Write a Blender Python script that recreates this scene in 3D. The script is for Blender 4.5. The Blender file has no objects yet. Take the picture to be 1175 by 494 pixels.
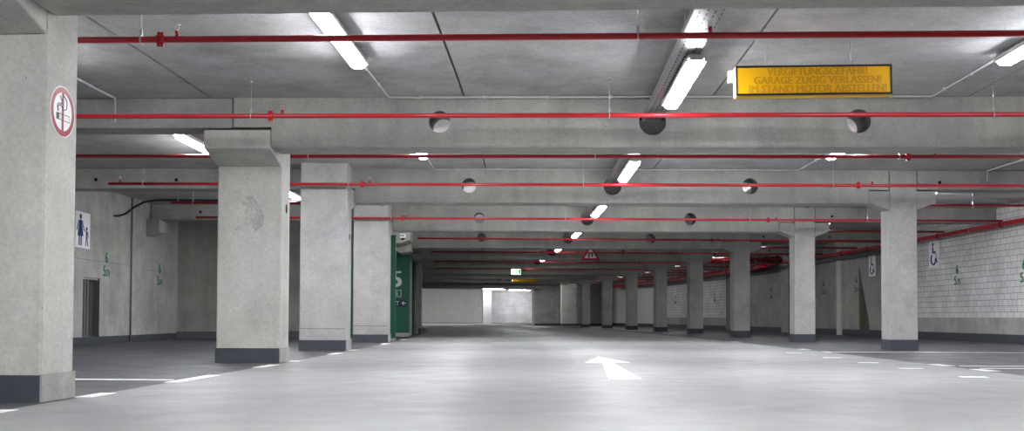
import bpy, bmesh, math, random
from mathutils import Vector, Matrix
random.seed(4)
scene = bpy.context.scene
COL = scene.collection
PI = math.pi

# ------------------------------------------------------------------ the curved hall
# The hall bends gently: bay number k runs along the aisle (5 m per bay), u runs across it.
PHI, DPHI, BAY = -0.04642, 0.01915, 5.0
RAD = BAY / DPHI
CX = 1.1557 - RAD * math.cos(PHI)
CY = 5.18326 - RAD * math.sin(PHI)
CEIL = 2.61

def ang(k): return PHI + k * DPHI
def W(k, u, z=0.0, t=0.0):
    a = ang(k)
    return Vector((CX + (RAD + u) * math.cos(a) - t * math.sin(a),
                   CY + (RAD + u) * math.sin(a) + t * math.cos(a), z))
def fz(u):
    if u <= -3.0: return -0.02
    if u >= -1.5: return 0.0
    return -0.02 * (-1.5 - u) / 1.5

ORD = ['first', 'second', 'third', 'fourth', 'fifth', 'sixth', 'seventh', 'eighth', 'ninth', 'tenth',
       'eleventh', 'twelfth', 'thirteenth', 'fourteenth', 'fifteenth', 'sixteenth', 'seventeenth',
       'eighteenth', 'nineteenth', 'twentieth', 'twenty-first', 'twenty-second', 'twenty-third', 'twenty-fourth']

# ------------------------------------------------------------------ materials
def new_mat(name):
    m = bpy.data.materials.new(name); m.use_nodes = True
    nt = m.node_tree; nt.nodes.clear()
    out = nt.nodes.new('ShaderNodeOutputMaterial')
    b = nt.nodes.new('ShaderNodeBsdfPrincipled')
    nt.links.new(b.outputs[0], out.inputs[0])
    return m, nt, b

def plain(name, col, rough=0.5, metal=0.0, spec=0.5, vary=0.12, scale=30.0):
    m, nt, b = new_mat(name)
    b.inputs['Roughness'].default_value = rough
    b.inputs['Metallic'].default_value = metal
    b.inputs['Specular IOR Level'].default_value = spec
    N, L = nt.nodes, nt.links
    geo = N.new('ShaderNodeNewGeometry')
    no = N.new('ShaderNodeTexNoise'); no.inputs['Scale'].default_value = scale; no.inputs['Detail'].default_value = 4
    L.new(geo.outputs['Position'], no.inputs['Vector'])
    mp = N.new('ShaderNodeMapRange'); mp.inputs[3].default_value = 1 - vary; mp.inputs[4].default_value = 1 + vary
    L.new(no.outputs['Fac'], mp.inputs[0])
    mul = N.new('ShaderNodeVectorMath'); mul.operation = 'SCALE'
    mul.inputs[0].default_value = col[:3]
    L.new(mp.outputs[0], mul.inputs['Scale'])
    L.new(mul.outputs[0], b.inputs['Base Color'])
    return m

def emissive(name, col, strength):
    m, nt, b = new_mat(name)
    b.inputs['Base Color'].default_value = (*col, 1)
    b.inputs['Emission Color'].default_value = (*col, 1)
    b.inputs['Emission Strength'].default_value = strength
    b.inputs['Roughness'].default_value = 0.4
    return m

def ramp(nt, a, b, ca, cb):
    r = nt.nodes.new('ShaderNodeValToRGB')
    r.color_ramp.elements[0].position = a; r.color_ramp.elements[1].position = b
    r.color_ramp.elements[0].color = (*ca, 1); r.color_ramp.elements[1].color = (*cb, 1)
    return r

def concrete(name, col, contrast=0.22, streak=0.18, stain=0.25, rough=0.85, stainscale=0.7, pores=True, layers=0.0):
    """cast concrete: cloudy tone, fine grain, vertical run marks, dirty patches and pin holes"""
    m, nt, b = new_mat(name)
    N, L = nt.nodes, nt.links
    b.inputs['Roughness'].default_value = rough
    b.inputs['Specular IOR Level'].default_value = 0.25
    geo = N.new('ShaderNodeNewGeometry')
    def noise(scale, detail, rgh=0.6, vec=None):
        n = N.new('ShaderNodeTexNoise')
        n.inputs['Scale'].default_value = scale; n.inputs['Detail'].default_value = detail; n.inputs['Roughness'].default_value = rgh
        L.new(vec or geo.outputs['Position'], n.inputs['Vector']); return n.outputs['Fac']
    def mapr(v, lo, hi, a=0.3, c=0.7):
        r = N.new('ShaderNodeMapRange'); r.inputs[1].default_value = a; r.inputs[2].default_value = c
        r.inputs[3].default_value = lo; r.inputs[4].default_value = hi; L.new(v, r.inputs[0]); return r.outputs[0]
    def mul(a, c):
        r = N.new('ShaderNodeMath'); r.operation = 'MULTIPLY'; L.new(a, r.inputs[0]); L.new(c, r.inputs[1]); return r.outputs[0]
    mp = N.new('ShaderNodeMapping'); mp.inputs['Scale'].default_value = (5, 5, 0.45)
    L.new(geo.outputs['Position'], mp.inputs['Vector'])
    big = mapr(noise(1.9, 9, 0.72), 1 - contrast, 1 + contrast)
    fine = mapr(noise(38, 5, 0.7), 1 - contrast * 0.8, 1 + contrast * 0.8)
    run = mapr(noise(1.0, 5, 0.6, mp.outputs[0]), 1 - streak, 1 + streak * 0.6)
    st = mapr(noise(stainscale, 8, 0.68), 1 - stain, 1.0, 0.36, 0.5)
    f = mul(mul(big, fine), mul(run, st))
    if layers:
        mp2 = N.new('ShaderNodeMapping'); mp2.inputs['Scale'].default_value = (0.35, 0.35, 5.0)
        L.new(geo.outputs['Position'], mp2.inputs['Vector'])
        f = mul(f, mapr(noise(1.0, 3, 0.5, mp2.outputs[0]), 1 - layers, 1 + layers * .4))
    if pores:
        vo = N.new('ShaderNodeTexVoronoi'); vo.inputs['Scale'].default_value = 11
        L.new(geo.outputs['Position'], vo.inputs['Vector'])
        f = mul(f, mapr(vo.outputs['Distance'], 0.45, 1.0, 0.035, 0.06))
    sc = N.new('ShaderNodeVectorMath'); sc.operation = 'SCALE'
    mixc = N.new('ShaderNodeMix'); mixc.data_type = 'RGBA'
    mixc.inputs[6].default_value = (*col, 1)
    mixc.inputs[7].default_value = (col[0] * 1.03, col[1] * 1.0, col[2] * 0.93, 1)
    L.new(mapr(noise(0.9, 4), 0, 1), mixc.inputs[0])
    L.new(mixc.outputs[2], sc.inputs[0]); L.new(f, sc.inputs['Scale'])
    L.new(sc.outputs[0], b.inputs['Base Color'])
    bp = N.new('ShaderNodeBump'); bp.inputs['Strength'].default_value = 0.25; bp.inputs['Distance'].default_value = 0.01
    L.new(noise(25, 6, 0.7), bp.inputs['Height']); L.new(bp.outputs[0], b.inputs['Normal'])
    return m

def blockwork(name):
    """white painted sand-lime blocks with dark joints (UV in metres)"""
    m, nt, b = new_mat(name)
    N, L = nt.nodes, nt.links
    b.inputs['Roughness'].default_value = 0.7
    uv = N.new('ShaderNodeUVMap')
    br = N.new('ShaderNodeTexBrick')
    br.inputs['Scale'].default_value = 1.0
    br.inputs['Brick Width'].default_value = 0.25; br.inputs['Row Height'].default_value = 0.118
    br.inputs['Mortar Size'].default_value = 0.0042; br.inputs['Mortar Smooth'].default_value = 0.2
    br.inputs['Color1'].default_value = (0.74, 0.735, 0.74, 1); br.inputs['Color2'].default_value = (0.66, 0.655, 0.66, 1)
    br.inputs['Mortar'].default_value = (0.11, 0.11, 0.11, 1)
    br.offset = 0.42; br.squash = 0.7; br.squash_frequency = 3
    L.new(uv.outputs[0], br.inputs['Vector'])
    geo = N.new('ShaderNodeNewGeometry')
    no = N.new('ShaderNodeTexNoise'); no.inputs['Scale'].default_value = 2.0; no.inputs['Detail'].default_value = 6
    L.new(geo.outputs['Position'], no.inputs['Vector'])
    r = N.new('ShaderNodeMapRange'); r.inputs[1].default_value = .3; r.inputs[2].default_value = .7; r.inputs[3].default_value = .82; r.inputs[4].default_value = 1.08
    L.new(no.outputs['Fac'], r.inputs[0])
    sc = N.new('ShaderNodeVectorMath'); sc.operation = 'SCALE'
    L.new(br.outputs['Color'], sc.inputs[0]); L.new(r.outputs[0], sc.inputs['Scale'])
    L.new(sc.outputs[0], b.inputs['Base Color'])
    bp = N.new('ShaderNodeBump'); bp.invert = True; bp.inputs['Strength'].default_value = .4; bp.inputs['Distance'].default_value = .01
    L.new(br.outputs['Fac'], bp.inputs['Height']); L.new(bp.outputs[0], b.inputs['Normal'])
    return m

def floor_mat(name, col, rough, sweep, spots, spec=0.5):
    m, nt, b = new_mat(name)
    N, L = nt.nodes, nt.links
    b.inputs['Roughness'].default_value = rough
    b.inputs['Specular IOR Level'].default_value = spec
    geo = N.new('ShaderNodeNewGeometry')
    def noise(vec, scale, detail, rg=.6):
        n = N.new('ShaderNodeTexNoise'); n.inputs['Scale'].default_value = scale; n.inputs['Detail'].default_value = detail
        n.inputs['Roughness'].default_value = rg
        L.new(vec, n.inputs['Vector']); return n.outputs['Fac']
    def mapr(v, lo, hi, a=.3, c=.7):
        r = N.new('ShaderNodeMapRange'); r.inputs[1].default_value = a; r.inputs[2].default_value = c
        r.inputs[3].default_value = lo; r.inputs[4].default_value = hi; L.new(v, r.inputs[0]); return r.outputs[0]
    def mul(a, c):
        r = N.new('ShaderNodeMath'); r.operation = 'MULTIPLY'; L.new(a, r.inputs[0]); L.new(c, r.inputs[1]); return r.outputs[0]
    mp = N.new('ShaderNodeMapping'); mp.inputs['Scale'].default_value = (0.28, 1.5, 1); mp.inputs['Rotation'].default_value = (0, 0, 0.12)
    L.new(geo.outputs['Position'], mp.inputs['Vector'])
    P = geo.outputs['Position']
    a = mapr(noise(mp.outputs[0], 1.0, 7, .62), 1 - sweep, 1 + sweep * .6)
    c = mapr(noise(P, 0.6, 5), 1 - sweep * .7, 1 + sweep * .5)
    d = mapr(noise(P, 60, 4, .7), 1 - spots, 1 + spots)
    f = mul(mul(a, c), d)
    vo = N.new('ShaderNodeTexVoronoi'); vo.inputs['Scale'].default_value = 1.7
    L.new(P, vo.inputs['Vector'])
    f = mul(f, mapr(vo.outputs['Distance'], 0.5, 1.0, 0.012, 0.03))
    sc = N.new('ShaderNodeVectorMath'); sc.operation = 'SCALE'; sc.inputs[0].default_value = col
    L.new(f, sc.inputs['Scale']); L.new(sc.outputs[0], b.inputs['Base Color'])
    L.new(mapr(noise(P, 2.5, 5), rough - .08, rough + .1), b.inputs['Roughness'])
    bp = N.new('ShaderNodeBump'); bp.inputs['Strength'].default_value = .12; bp.inputs['Distance'].default_value = .004
    L.new(noise(P, 90, 4, .7), bp.inputs['Height']); L.new(bp.outputs[0], b.inputs['Normal'])
    return m

def perforated(name):
    m, nt, b = new_mat(name)
    N, L = nt.nodes, nt.links
    b.inputs['Roughness'].default_value = .38; b.inputs['Metallic'].default_value = .75
    uv = N.new('ShaderNodeUVMap')
    br = N.new('ShaderNodeTexBrick'); br.inputs['Scale'].default_value = 1
    br.inputs['Brick Width'].default_value = .10; br.inputs['Row Height'].default_value = .05
    br.inputs['Mortar Size'].default_value = .019; br.inputs['Mortar Smooth'].default_value = 0
    br.inputs['Color1'].default_value = (.02, .02, .02, 1); br.inputs['Color2'].default_value = (.02, .02, .02, 1)
    br.inputs['Mortar'].default_value = (.36, .36, .37, 1)
    L.new(uv.outputs[0], br.inputs['Vector'])
    L.new(br.outputs['Color'], b.inputs['Base Color'])
    return m

M = {}
M['beam'] = concrete('beam_concrete', (0.40, 0.407, 0.39), .17, .12, .16)
M['side'] = concrete('side_beam_concrete', (0.36, 0.36, 0.36), .17, .10, .20)
M['column'] = concrete('column_concrete', (0.50, 0.503, 0.482), .15, .07, .12, stainscale=1.5)
M['column_grey'] = concrete('grey_column_concrete', (0.40, 0.402, 0.402), .16, .07, .14, stainscale=1.5)
M['ceil'] = concrete('ceiling_concrete', (0.46, 0.46, 0.48), .2, .0, .26, pores=False)
M['joint'] = plain('dark_joint', (.05, .05, .05), .9)
M['wall'] = concrete('wall_concrete', (0.38, 0.38, 0.38), .18, .10, .22)
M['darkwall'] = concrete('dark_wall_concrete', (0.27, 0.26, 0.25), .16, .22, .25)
M['palewall'] = concrete('pale_wall_plaster', (0.66, 0.665, 0.65), .06, .05, .05, pores=False)
M['block'] = blockwork('white_blockwork')
M['white_paint'] = plain('white_wall_paint', (.6, .6, .585), .6, vary=.04, scale=4)
M['skirt'] = plain('dark_blue_grey_skirting_paint', (.05, .055, .07), .55, vary=.25, scale=6)
M['skirt_bare'] = concrete('bare_grey_skirting', (.36, .35, .34), .15, .2, .3)
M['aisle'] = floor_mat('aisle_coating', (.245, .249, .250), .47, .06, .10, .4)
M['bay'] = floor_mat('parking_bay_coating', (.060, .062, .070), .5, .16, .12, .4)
M['mark'] = plain('white_road_paint', (.8, .8, .78), .6, vary=.08, scale=14)
M['red'] = plain('red_pipe_enamel', (.43, .012, .022), .3, vary=.1, scale=8)
M['darkred'] = plain('dark_red_pipe_enamel', (.22, .012, .016), .35)
M['steel'] = plain('galvanised_steel', (.55, .55, .56), .4, .8)
M['tray'] = perforated('perforated_galvanised_tray')
M['trayside'] = plain('galvanised_tray_side', (.34, .34, .35), .42, .6)
M['white'] = plain('white_plastic', (.75, .75, .75), .45, vary=.03)
M['dark_strip'] = plain('dark_grey_strip', (.09, .09, .095), .6)
M['grey'] = plain('grey_plastic', (.35, .35, .36), .5)
M['black'] = plain('black_rubber', (.012, .012, .013), .5)
M['hole'] = plain('dark_hollow', (.012, .012, .012), .95)
M['lamp_body'] = plain('lamp_housing', (.5, .5, .5), .45)
M['lamp'] = emissive('lamp_diffuser_glow', (0.96, 0.97, 1.0), 26.0)
M['lamp_dim'] = emissive('dim_lamp_diffuser_glow', (0.96, 0.98, 1.0), 9.0)  # weaker glow that keeps the far bays dim
M['hole_shade'] = plain('dark_hole_shade', (.10, .10, .10), .8)  # darker than the beams; shade inside the holes put into the colour
M['yellow'] = plain('yellow_sign_face', (.87, .46, .002), .4, vary=.03, scale=5)
M['ochre'] = plain('ochre_letters', (.62, .32, .003), .45, vary=.03)
M['signblack'] = plain('sign_black', (.012, .012, .014), .4)
M['signwhite'] = plain('sign_white', (.86, .86, .87), .4, vary=.02)
M['signred'] = plain('sign_red', (.29, .012, .03), .4)
M['signblue'] = plain('sign_blue', (.012, .03, .17), .4)
M['navy'] = plain('sign_navy', (.008, .012, .05), .4)
M['green'] = plain('green_wall_paint', (.003, .088, .046), .5, vary=.08, scale=3)
M['numgreen'] = plain('green_number_paint', (.006, .15, .075), .6)
M['palegreen'] = plain('pale_letter_paint', (.62, .7, .64), .5, vary=.03)
M['glass'] = plain('dark_door_glass', (.012, .014, .014), .12)
M['exit'] = emissive('exit_sign_glow', (.50, .95, .55), 1.6)
M['exitgreen'] = plain('exit_sign_green', (.0, .28, .08), .4)
M['stain'] = concrete('stained_concrete', (.13, .118, .092), .2, .3, .2)
M['conduit'] = plain('white_conduit', (.62, .62, .62), .45, vary=.04)

# ------------------------------------------------------------------ mesh builder
class MB:
    def __init__(s): s.v = []; s.f = []; s.m = []; s.uv = {}; s.sm = set()
    def add(s, verts, faces, m=0, smooth=False, uvs=None):
        o = len(s.v); s.v += [tuple(p) for p in verts]
        for i, f in enumerate(faces):
            if smooth: s.sm.add(len(s.f))
            if uvs: s.uv[len(s.f)] = uvs[i]
            s.f.append([o + j for j in f]); s.m.append(m)
    def box(s, x0, x1, y0, y1, z0, z1, m=0):
        v = [(x, y, z) for z in (z0, z1) for y in (y0, y1) for x in (x0, x1)]
        s.add(v, [(0, 2, 3, 1), (4, 5, 7, 6), (0, 1, 5, 4), (2, 6, 7, 3), (0, 4, 6, 2), (1, 3, 7, 5)], m)
    def prism(s, pts, a0, a1, axis, m=0, smooth=False):
        """pts: 2-D outline; axis x: (y,z), y: (x,z), z: (x,y); extruded a0..a1"""
        def P(p, a):
            return {'x': (a, p[0], p[1]), 'y': (p[0], a, p[1]), 'z': (p[0], p[1], a)}[axis]
        n = len(pts)
        v = [P(p, a0) for p in pts] + [P(p, a1) for p in pts]
        s.add(v, [tuple(range(n))[::-1], tuple(range(n, 2 * n))], m)
        o = len(s.v) - 2 * n
        for i in range(n):
            j = (i + 1) % n
            if smooth: s.sm.add(len(s.f))
            s.f.append([o + i, o + j, o + n + j, o + n + i]); s.m.append(m)
    def tube(s, pts, r, n=12, m=0, caps=True):
        pts = [Vector(p) for p in pts]; rings = []
        ref = None
        for i, p in enumerate(pts):
            d = (pts[min(i + 1, len(pts) - 1)] - pts[max(i - 1, 0)]).normalized()
            if ref is None: ref = Vector((0, 0, 1)) if abs(d.z) < .9 else Vector((1, 0, 0))
            a = d.cross(ref).normalized(); b = a.cross(d).normalized(); ref = b
            rr = r[i] if isinstance(r, (list, tuple)) else r
            rings.append([p + a * (rr * math.cos(2 * PI * j / n)) + b * (rr * math.sin(2 * PI * j / n)) for j in range(n)])
        o = len(s.v)
        for R in rings: s.v += [tuple(q) for q in R]
        for i in range(len(pts) - 1):
            for j in range(n):
                s.sm.add(len(s.f))
                s.f.append([o + i * n + j, o + i * n + (j + 1) % n, o + (i + 1) * n + (j + 1) % n, o + (i + 1) * n + j]); s.m.append(m)
        if caps:
            s.f.append([o + j for j in range(n)][::-1]); s.m.append(m)
            s.f.append([o + (len(pts) - 1) * n + j for j in range(n)]); s.m.append(m)
    def ring(s, c, axis, R, r, n=20, q=8, m=0):
        """torus ring about c lying in the plane normal to axis"""
        ax = Vector(axis).normalized(); e = Vector((0, 0, 1)) if abs(ax.z) < .9 else Vector((1, 0, 0))
        a = ax.cross(e).normalized(); b = ax.cross(a)
        c = Vector(c); o = len(s.v)
        for i in range(n):
            d = a * math.cos(2 * PI * i / n) + b * math.sin(2 * PI * i / n)
            for j in range(q):
                s.v.append(tuple(c + d * (R + r * math.cos(2 * PI * j / q)) + ax * (r * math.sin(2 * PI * j / q))))
        for i in range(n):
            for j in range(q):
                s.sm.add(len(s.f))
                s.f.append([o + i * q + j, o + ((i + 1) % n) * q + j, o + ((i + 1) % n) * q + (j + 1) % q, o + i * q + (j + 1) % q]); s.m.append(m)
    def xform(s, M4):
        s.v = [tuple(M4 @ Vector(p)) for p in s.v]; return s
    def join(s, o, mo=0):
        b = len(s.f); k = len(s.v); s.v += o.v
        s.f += [[k + i for i in f] for f in o.f]; s.m += [x + mo for x in o.m]
        s.sm |= {b + i for i in o.sm}
        for i, x in o.uv.items(): s.uv[b + i] = x
        return s
    def mesh(s, name, mats, weld=False):
        me = bpy.data.meshes.new(name)
        me.from_pydata(s.v, [], s.f)
        for x in mats: me.materials.append(M[x])
        for i, p in enumerate(me.polygons):
            p.material_index = s.m[i]; p.use_smooth = i in s.sm
        if s.uv:
            ul = me.uv_layers.new(name='UVMap')
            for i, p in enumerate(me.polygons):
                if i in s.uv:
                    for q, li in enumerate(p.loop_indices): ul.data[li].uv = s.uv[i][q]
        bm = bmesh.new(); bm.from_mesh(me)
        if weld: bmesh.ops.remove_doubles(bm, verts=bm.verts, dist=1e-4)
        bmesh.ops.recalc_face_normals(bm, faces=bm.faces)
        bm.to_mesh(me); bm.free()
        me.update()
        return me
    def build(s, name, mats, parent=None, weld=False, bevel=0.0):
        if isinstance(mats, str): mats = [mats]
        o = bpy.data.objects.new(name, s.mesh(name, mats, weld)); COL.objects.link(o)
        if parent is not None: o.parent = parent
        if bevel:
            b = o.modifiers.new('edge', 'BEVEL'); b.width = bevel; b.segments = 2; b.limit_method = 'ANGLE'; b.angle_limit = math.radians(50)
        return o

def tag(o, label=None, cat=None, group=None, kind=None):
    if label: o['label'] = label
    if cat: o['category'] = cat
    if group: o['group'] = group
    if kind: o['kind'] = kind
    return o
def place(o, k, u=0.0, z=0.0, t=0.0, extra=0.0):
    o.location = W(k, u, z, t); o.rotation_euler = (0, 0, ang(k) + extra); return o
def empty(name, k, u=0.0, z=0.0, t=0.0, extra=0.0):
    o = bpy.data.objects.new(name, None); o.empty_display_size = .2; COL.objects.link(o)
    return place(o, k, u, z, t, extra)
def copy_tree(o, parent=None):
    c = o.copy(); COL.objects.link(c)
    if parent is not None: c.parent = parent
    for ch in list(o.children): copy_tree(ch, c)
    return c
def structure(mb, name, mats, weld=False):
    return tag(mb.build(name, mats, None, weld), kind='structure')

# lettering from the built-in font, returned as (verts, faces) lying in the xy plane
def letters(body, size, align='CENTER', depth=0.002, sx=1.0):
    cu = bpy.data.curves.new('lettering', 'FONT'); cu.body = body; cu.size = size; cu.align_x = align
    cu.extrude = depth / 2; cu.resolution_u = 3
    ob = bpy.data.objects.new('lettering', cu); COL.objects.link(ob)
    dg = bpy.context.evaluated_depsgraph_get(); dg.update()
    ev = ob.evaluated_get(dg); me = ev.to_mesh()
    v = [(p.co.x * sx, p.co.y, p.co.z) for p in me.vertices]; f = [tuple(p.vertices) for p in me.polygons]
    ev.to_mesh_clear(); bpy.data.objects.remove(ob); bpy.data.curves.remove(cu)
    return v, f
def text(mb, body, size, x, y, z=0.0, m=0, align='CENTER', sx=1.0, depth=.002, bold=0.0):
    v, f = letters(body, size, align, depth, sx)
    offs = [(0, 0)] if not bold else [(0, 0), (bold, 0), (-bold, 0)]
    for i, (dx, dy) in enumerate(offs):
        mb.add([(p[0] + x + dx, p[1] + y + dy, p[2] + z + i * .0003) for p in v], f, m)
def circle(cx, cy, r, n=32, r2=None): return [(cx + r * math.cos(2 * PI * i / n), cy + (r2 or r) * math.sin(2 * PI * i / n)) for i in range(n)]

# flat sign coordinates (x right, y up, z towards the viewer) -> local axes of a thing placed with place()
FRONT = Matrix(((1, 0, 0, 0), (0, 0, -1, 0), (0, 1, 0, 0), (0, 0, 0, 1)))     # seen from the camera side, facing back along the aisle
ONLEFT = Matrix(((0, 0, 1, 0), (1, 0, 0, 0), (0, 1, 0, 0), (0, 0, 0, 1)))     # on the inner-curve wall, facing the aisle
ONRIGHT = Matrix(((0, 0, -1, 0), (-1, 0, 0, 0), (0, 1, 0, 0), (0, 0, 0, 1)))  # on the outer-curve wall, facing the aisle

# ------------------------------------------------------------------ shell
K0, K1 = -2.6, 15.0
def ks(a, b, step=0.25):
    n = max(1, int(math.ceil((b - a) / step - 1e-6))); return [a + (b - a) * i / n for i in range(n + 1)]
def sheet_u(mb, k0, k1, ua, za, ub, zb, m=0, uvu=None, uvv=None, step=.25):
    """strip that follows the bend between the lines (ua,za) and (ub,zb)"""
    K = ks(k0, k1, step); o = len(mb.v)
    for k in K: mb.v += [tuple(W(k, ua, za)), tuple(W(k, ub, zb))]
    d = math.hypot(ub - ua, zb - za)
    for i in range(len(K) - 1):
        s0, s1 = K[i] * BAY, K[i + 1] * BAY
        v0 = za if uvv is None else uvv[0]; v1 = zb if uvv is None else uvv[1]
        mb.uv[len(mb.f)] = [(s0, v0), (s1, v0), (s1, v1), (s0, v1)]
        mb.f.append([o + 2 * i, o + 2 * i + 2, o + 2 * i + 3, o + 2 * i + 1]); mb.m.append(m)
def bar_u(mb, k0, k1, ua, ub, za, zb, m=0, step=.25):
    """closed bar of rectangular section that follows the bend"""
    K = ks(k0, k1, step); o = len(mb.v)
    for k in K: mb.v += [tuple(W(k, ua, za)), tuple(W(k, ub, za)), tuple(W(k, ub, zb)), tuple(W(k, ua, zb))]
    for i in range(len(K) - 1):
        s0, s1 = K[i] * BAY, K[i + 1] * BAY
        for j in range(4):
            a, b = j, (j + 1) % 4
            zz = [za, za, zb, zb]
            vv = (zz[a], zz[b]) if j % 2 else ((ua, ub) if j == 0 else (ub, ua))
            mb.uv[len(mb.f)] = [(s0, vv[0]), (s0, vv[1]), (s1, vv[1]), (s1, vv[0])]
            mb.f.append([o + 4 * i + a, o + 4 * i + b, o + 4 * i + 4 + b, o + 4 * i + 4 + a]); mb.m.append(m)
    e = o + 4 * (len(K) - 1)
    mb.f += [[o, o + 3, o + 2, o + 1], [e, e + 1, e + 2, e + 3]]; mb.m += [m, m]

UL, UR = -8.4, 8.0
mb = MB()
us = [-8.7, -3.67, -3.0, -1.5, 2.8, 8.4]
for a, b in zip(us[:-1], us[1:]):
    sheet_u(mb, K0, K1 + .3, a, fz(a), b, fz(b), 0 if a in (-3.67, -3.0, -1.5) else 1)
structure(mb, 'floor', ['aisle', 'bay'], weld=True)

mb = MB()
J = [-8.7, -6.75, -4.33, -1.815, .61, 3.085, 5.53, 8.4]
for i, (a, b) in enumerate(zip(J[:-1], J[1:])):
    g = .009 if abs(a + 4.33) > .1 and abs(b + 4.33) > .1 else .012
    bar_u(mb, K0, K1 + .3, a + g, b - g, CEIL, CEIL + .06, 0)
bar_u(mb, K0, K1 + .3, -8.7, 8.4, CEIL + .03, CEIL + .07, 1)
structure(mb, 'ceiling', ['ceil', 'joint'])

def wallbar(name, u0, u1, segs, mats):
    mb = MB()
    for k0, k1, z0, z1, m in segs: bar_u(mb, k0, k1, u0, u1, z0, z1, m)
    return structure(mb, name, mats)
ZB = .484
wallbar('wall_right', UR, UR + .25, [
    (K0, 3.95, -.05, ZB, 1), (K0, 3.95, ZB, 2.62, 0), (3.95, 6.87, -.05, 2.62, 1),
    (6.87, 7.03, -.05, 2.62, 2), (7.03, 8.83, -.05, ZB, 1), (7.03, 8.83, ZB, 2.62, 0), (8.83, K1 + .3, -.05, 2.62, 3)],
    ['block', 'wall', 'darkwall', 'palewall'])
G0, G1 = 2.355, 2.498          # the grille opening in the inner wall
wallbar('wall_left', UL - .3, UL, [
    (K0, G0, -.06, 2.62, 0), (G0, G1, -.06, .105, 0), (G0, G1, 1.083, 2.62, 0), (G1, 3.45, -.06, 2.62, 0)], ['wall'])
# pilasters that belong to the walls
mb = MB(); bar_u(mb, 2.80, 2.945, UL, UL + .025, -.06, 2.62); structure(mb, 'wall_left_pilaster', ['wall'])
mb = MB(); bar_u(mb, 4.70, 4.765, UR - .06, UR, -.05, 2.62); structure(mb, 'wall_right_pilaster', ['palewall'])
mb = MB(); bar_u(mb, 5.60, 5.74, UR - .05, UR, -.05, 2.62); structure(mb, 'wall_right_pilaster', ['wall'])
mb = MB(); bar_u(mb, 9.0, 9.1, UR - .05, UR, -.05, 2.62); structure(mb, 'wall_right_pilaster', ['wall'])

def flat_wall(name, pa, pb, z0, z1, thick, mats, segs=None):
    """straight wall between two (k,u) points, thickness away from the camera; segs: (fraction0, fraction1, mat)"""
    A, B = W(*pa), W(*pb); d = (B - A); n = Vector((-d.y, d.x, 0)).normalized() * thick
    Lh = d.length; mb = MB()
    for f0, f1, m in (segs or [(0, 1, 0)]):
        P0, P1 = A + d * f0, A + d * f1
        q = [P0, P1, P1 + n, P0 + n]
        v = [(p.x, p.y, z0) for p in q] + [(p.x, p.y, z1) for p in q]
        a, b = f0 * Lh, f1 * Lh
        rect = [(a, z0), (b, z0), (b, z1), (a, z1)]
        mb.add(v, [(0, 1, 5, 4), (1, 2, 6, 5), (2, 3, 7, 6), (3, 0, 4, 7), (4, 5, 6, 7), (0, 3, 2, 1)], m, uvs=[rect, [(0, z0), (thick, z0), (thick, z1), (0, z1)], rect, [(0, z0), (thick, z0), (thick, z1), (0, z1)], rect, rect])
    return structure(mb, name, mats)
flat_wall('wall_far', (K1, -8.6), (K1, 8.3), -.05, 2.62, .25, ['palewall', 'block'], [(0, .722, 0), (.722, 1, 1)])
flat_wall('wall_back', (K0, 8.3), (K0, -8.6), -.05, 2.62, .25, ['wall'])
flat_wall('wall_far_right', (11.1, 3.5), (11.1, 7.98), -.05, 2.61, .25, ['wall'], [(0, .33, 0), (.334, 1, 0)])
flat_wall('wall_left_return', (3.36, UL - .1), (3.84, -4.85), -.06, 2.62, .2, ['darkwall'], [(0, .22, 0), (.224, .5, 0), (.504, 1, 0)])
mb = MB(); bar_u(mb, 3.88, 4.3, -4.95, -4.75, -.06, 2.61); bar_u(mb, 5.2, K1, -4.75, -4.5, -.06, 2.61)
structure(mb, 'wall_left_core', ['wall'])

# skirting bands painted along the walls
mb = MB(); bar_u(mb, K0, 6.86, UR - .012, UR, 0, .165); bar_u(mb, 7.04, 11.05, UR - .012, UR, 0, .165); structure(mb, 'baseboard_right', ['skirt'])
mb = MB(); bar_u(mb, K0, 2.80, UL, UL + .012, -.02, .105); bar_u(mb, 2.80, 2.945, UL + .025, UL + .037, -.02, .105); bar_u(mb, 2.945, 3.36, UL, UL + .012, -.02, .105); structure(mb, 'baseboard_left', ['skirt'])
flat_wall('baseboard_left_return', (3.36, UL - .05), (3.84, -4.85), -.02, .13, -.012, ['skirt'])
flat_wall('baseboard_far_right', (11.1, 3.5), (11.1, 7.98), 0, .12, -.012, ['skirt'])
mb = MB(); bar_u(mb, K1 - .004, K1 - .001, -4.5, 8.2, 0, .06); structure(mb, 'baseboard_far', ['wall'])
# slim edge post where the lit end hall opens
mb = MB(); bar_u(mb, 11.08, 11.13, 3.42, 3.497, 0, 2.6); structure(mb, 'trim_1', ['white_paint'])
# construction joint across the inner wall
mb = MB(); bar_u(mb, 1.6, 2.79, UL, UL + .004, 1.368, 1.378); bar_u(mb, 2.95, 3.34, UL, UL + .004, 1.33, 1.338); structure(mb, 'trim_2', ['darkwall'])

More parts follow.
